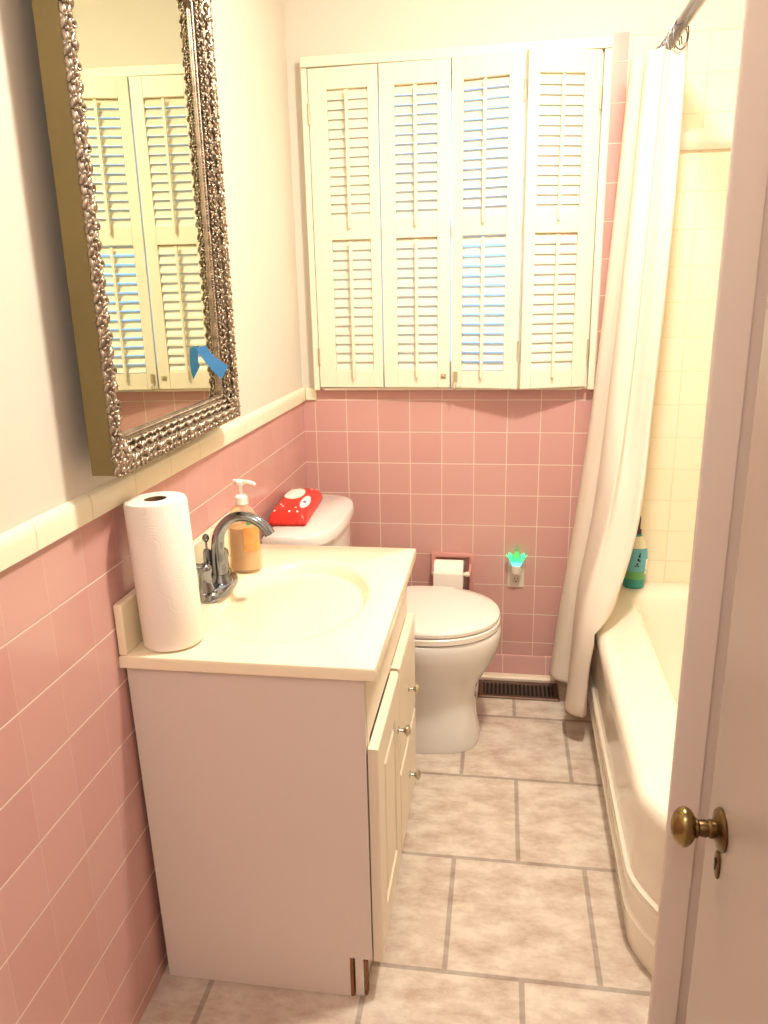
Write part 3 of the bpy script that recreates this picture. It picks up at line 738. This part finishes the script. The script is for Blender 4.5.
for (t, h, s_) in ((-1.25, .118, .006), (-1.32, .105, .006), (-1.2, .101, .004), (-1.4, .090, .005), (-1.3, .083, .004), (-1.5, .083, .004), (-1.2, .126, .004), (-.5, .066, .0035), (-.42, .052, .003)):
    blabel('lettering', t-s_*14, t+s_*14, h-s_*.7, h+s_*.7, M['black_print'], .0016, 4, 2)
bm = NB(); loft(bm, [oval(.143, .0353, .0243), oval(.165, .0274, .0214), oval(.183, .0169, .0169)]); obj('shoulder', bm, M['pale'], bt, local=True, smooth=True)
bm = NB(); loft(bm, [oval(.190, .014, .014), oval(.204, .0135, .0135), oval(.207, .009, .009), oval(.222, .0085, .0085, .001), oval(.243, .007, .007, .003), oval(.252, .003, .003, .004)]); obj('cap', bm, M['purple'], bt, local=True, smooth=True)

# ------------------------------------------------------------------ shower rod, rings, curtain
RXC, RZ = 1.108, 2.02
rod = thing('curtain_rod', 'metal shower curtain rod running out from the back wall', 'curtain rod', (RXC, -.02, RZ))
bm = NB(); lathe(bm, [(.0165, -.0015), (.0165, -1.334)], 24, (RXC, 0, RZ), 'Y'); obj('rod', bm, M['rod'], rod, smooth=True)
bm = NB(); lathe(bm, [(.024, -.0012), (.024, -.006), (.0215, -.012), (.020, -.024), (.0167, -.024)], 28, (RXC, 0, RZ), 'Y'); obj('flange', bm, M['rod'], rod, smooth=True)
ring0 = None
RLAB = ['metal curtain ring nearest the back wall on the rod', 'second metal curtain ring out from the back wall', 'middle metal curtain ring above the bunched curtain', 'fourth metal curtain ring out from the back wall', 'metal curtain ring farthest from the back wall, hanging askew']
for k, y in enumerate((-.085, -.135, -.18, -.225, -.268)):
    if ring0 is None:
        bm = NB(); pts = []
        for q in range(28):
            a = 2*PI*q/28; pts.append((.024*math.cos(a), 0, -.014+.037*math.sin(a)))
        tube(bm, pts, .0018, 8, closed=True)
        ring0 = o = obj('curtain_ring', bm, M['rod'], smooth='all')
    else:
        o = ring0.copy(); C.objects.link(o)
    o.location = (RXC, y, RZ-.006); o.rotation_euler = (0, 0, math.radians((14, -18, 22, -10, 28)[k]))
    tag(o, RLAB[k], 'curtain ring', 'curtain rings on the shower rod')
LV = [
 (1.975, [(1.09, -.035), (1.05, -.05), (1.013, -.09), (1.008, -.14), (1.04, -.16), (1.05, -.19), (1.03, -.22), (1.04, -.25), (1.07, -.25), (1.08, -.23), (1.10, -.25), (1.125, -.26), (1.134, -.22), (1.12, -.16)]),
 (1.55, [(1.08, -.035), (1.03, -.05), (.992, -.09), (.985, -.14), (1.015, -.165), (1.03, -.195), (1.012, -.235), (1.022, -.27), (1.055, -.27), (1.068, -.245), (1.09, -.27), (1.120, -.28), (1.130, -.24), (1.118, -.17)]),
 (1.05, [(1.06, -.035), (1.0, -.05), (.960, -.10), (.955, -.14), (.985, -.17), (1.0, -.20), (.985, -.25), (.995, -.30), (1.03, -.305), (1.045, -.275), (1.07, -.30), (1.10, -.315), (1.108, -.27), (1.10, -.2)]),
 (.72, [(1.02, -.035), (.97, -.05), (.930, -.09), (.924, -.14), (.945, -.18), (.97, -.20), (.962, -.25), (.962, -.32), (.985, -.37), (1.01, -.36), (1.04, -.375), (1.074, -.385), (1.08, -.31), (1.07, -.2)]),
 (.47, [(.985, -.045), (.945, -.055), (.905, -.09), (.896, -.14), (.912, -.18), (.935, -.20), (.930, -.25), (.918, -.33), (.924, -.41), (.955, -.442), (.99, -.455), (1.014, -.43), (1.012, -.35), (1.0, -.2)]),
 (.33, [(.955, -.047), (.925, -.055), (.888, -.09), (.880, -.14), (.90, -.185), (.93, -.205), (.925, -.25), (.905, -.33), (.908, -.41), (.925, -.455), (.95, -.47), (.956, -.43), (.954, -.35), (.954, -.2)]),
 (.095, [(.95, -.048), (.905, -.058), (.865, -.10), (.858, -.15), (.880, -.19), (.925, -.21), (.925, -.25), (.898, -.31), (.893, -.38), (.910, -.43), (.940, -.445), (.953, -.41), (.951, -.33), (.95, -.2)]),
]
NS, NZ = 150, 70
lev = [(z, catmull([(x, y, 0) for x, y in P], NS)) for z, P in LV]
cols = []
for s in range(NS):
    cp = [(L_[s].x, L_[s].y, z) for z, L_ in lev]
    cols.append(catmull(cp, NZ))
bm = NB(); th = .0012
V = []
for s in range(NS):
    u = s/(NS-1); colv = []
    for k in range(NZ):
        p = cols[s][k].copy(); t = k/(NZ-1)
        a = min(1, 3*t)*min(1, 6*(1.0-u)+.3)
        p.x += .0035*a*math.sin(u*34+t*2.0)*(1 if p.x < .94 or p.z > .5 else .3); p.y += .004*a*math.sin(u*23+1.3+t*1.5)
        if k == 0: p.z += .006*math.sin(u*2*PI*5)
        p.x = min(p.x, .955+max(0, p.z-.397)*.9)
        if k > NZ-3: p.z += .012*max(0, (abs(p.y)-.2))/.25
        colv.append(p)
    V.append(colv)
verts = [[bm.verts.new(p) for p in c_] for c_ in V]
for s in range(NS-1):
    for k in range(NZ-1): bm.faces.new((verts[s][k], verts[s+1][k], verts[s+1][k+1], verts[s][k+1]))
cu = obj('shower_curtain', bm, M['curtain'], smooth='all')
md = cu.modifiers.new('thick', 'SOLIDIFY'); md.thickness = .0016; md.offset = 0
tag(cu, 'bunched cream shower curtain hanging in front of the tub', 'shower curtain')

# ------------------------------------------------------------------ the open door
dr = bpy.data.objects.new('door_1', None); C.objects.link(dr); dr.location = (.988, -2.38, 0); struct(dr, 'pale painted door standing open at the right', 'door')
DX = .970
bm = NB(); box(bm, DX, DX+.035, -2.38, -1.621, .012, 2.03); obj('door_leaf', bm, M['door'], dr, bevel=.0025)
KY, KZ = -1.684, .682
bm = NB(); lathe(bm, [(.028, DX-.0002), (.0285, DX-.003), (.026, DX-.006), (.018, DX-.0075), (.0145, DX-.010)], 36, (0, KY, KZ), 'X', cap0=False); r_ = obj('rose', bm, M['brass_dark'], dr, smooth=True)
bm = NB(); lathe(bm, [(.0115, DX-.007), (.0125, DX-.016), (.0105, DX-.019), (.0115, DX-.022), (.0105, DX-.030), (.0135, DX-.033), (.0135, DX-.036)], 28, (0, KY, KZ), 'X'); h_ = obj('spindle_collar', bm, M['brass_dark'], dr, smooth=True)
bm = NB(); ellipsoid(bm, (DX-.049, KY, KZ), (.0165, .0205, .0285), None, 36, 20); k_ = obj('handle', bm, M['brass'], dr, smooth='all')
bm = NB(); KH = .628
lathe(bm, [(.0225, DX-.0002), (.0225, DX-.0018), (.019, DX-.003)], 36, (0, KY, KH), 'X', sx=.5, cap0=False); e_ = obj('keyhole_plate', bm, M['brass_dark'], dr, smooth=True)
bm = NB(); lathe(bm, [(.0042, DX-.0031), (.0042, DX-.0036)], 14, (0, KY+.0015, KH+.004), 'X'); box(bm, DX-.0036, DX-.0031, KY-.0003, KY+.0033, KH-.010, KH+.004); obj('keyhole', bm, M['black'], e_)
bm = NB(); box(bm, DX+.009, DX+.024, -1.6213, -1.6198, KZ-.035, KZ+.075); box(bm, DX+.011, DX+.021, -1.6205, -1.612, KZ+.008, KZ+.026); obj('latch', bm, M['brass_dark'], dr)

# ------------------------------------------------------------------ camera
cam = bpy.data.cameras.new('camera'); co = bpy.data.objects.new('camera', cam); C.objects.link(co); sc.camera = co
f, a, b, c = 767.31, .1535, -.2786, .0209
Rz = Matrix.Rotation(a, 3, 'Z'); Rx = Matrix.Rotation(b, 3, 'X'); Ry = Matrix.Rotation(c, 3, 'Y')
R = Rz @ Rx @ Ry
right, fwd, up = R @ Vector((1, 0, 0)), R @ Vector((0, 1, 0)), R @ Vector((0, 0, 1))
co.matrix_world = Matrix(((right.x, up.x, -fwd.x, .6681), (right.y, up.y, -fwd.y, -2.5975), (right.z, up.z, -fwd.z, 1.3732), (0, 0, 0, 1)))
cam.sensor_fit = 'VERTICAL'; cam.sensor_height = 24; cam.lens = f*24/1024
cam.clip_start = .02

# ------------------------------------------------------------------ light
def lamp(name, kind, loc, power, color, size=.1, rot=None):
    l = bpy.data.lights.new(name, kind); l.energy = power; l.color = color
    if kind == 'AREA': l.shape = 'DISK'; l.size = size
    else: l.shadow_soft_size = size
    o = bpy.data.objects.new(name, l); C.objects.link(o); o.location = loc
    if rot: o.rotation_euler = rot
    return o
lamp('ceiling_lamp', 'AREA', (.90, -1.15, 2.36), 21, (1, .93, .79), .16)
lamp('ceiling_lamp_glow', 'POINT', (.90, -1.15, 2.33), 18, (1, .93, .79), .07)
lamp('fill_behind_camera', 'POINT', (.45, -3.3, 2.2), 21, (1, .95, .95), .15)  # added fill for surfaces facing the camera; no hall fixture is seen
w = bpy.data.worlds.new('world'); sc.world = w; w.use_nodes = True
bg = w.node_tree.nodes['Background']; bg.inputs[0].default_value = (.36, .62, 1, 1); bg.inputs[1].default_value = 1.7
sc.view_settings.view_transform = 'Standard'; sc.view_settings.look = 'None'; sc.view_settings.gamma = 1; sc.view_settings.exposure = .52
sc.view_settings.use_curve_mapping = False
sc.cycles.max_bounces = 10; sc.cycles.diffuse_bounces = 6; sc.cycles.transparent_max_bounces = 16
sc.cycles.caustics_reflective = False; sc.cycles.caustics_refractive = False
sc.cycles.sample_clamp_indirect = 6
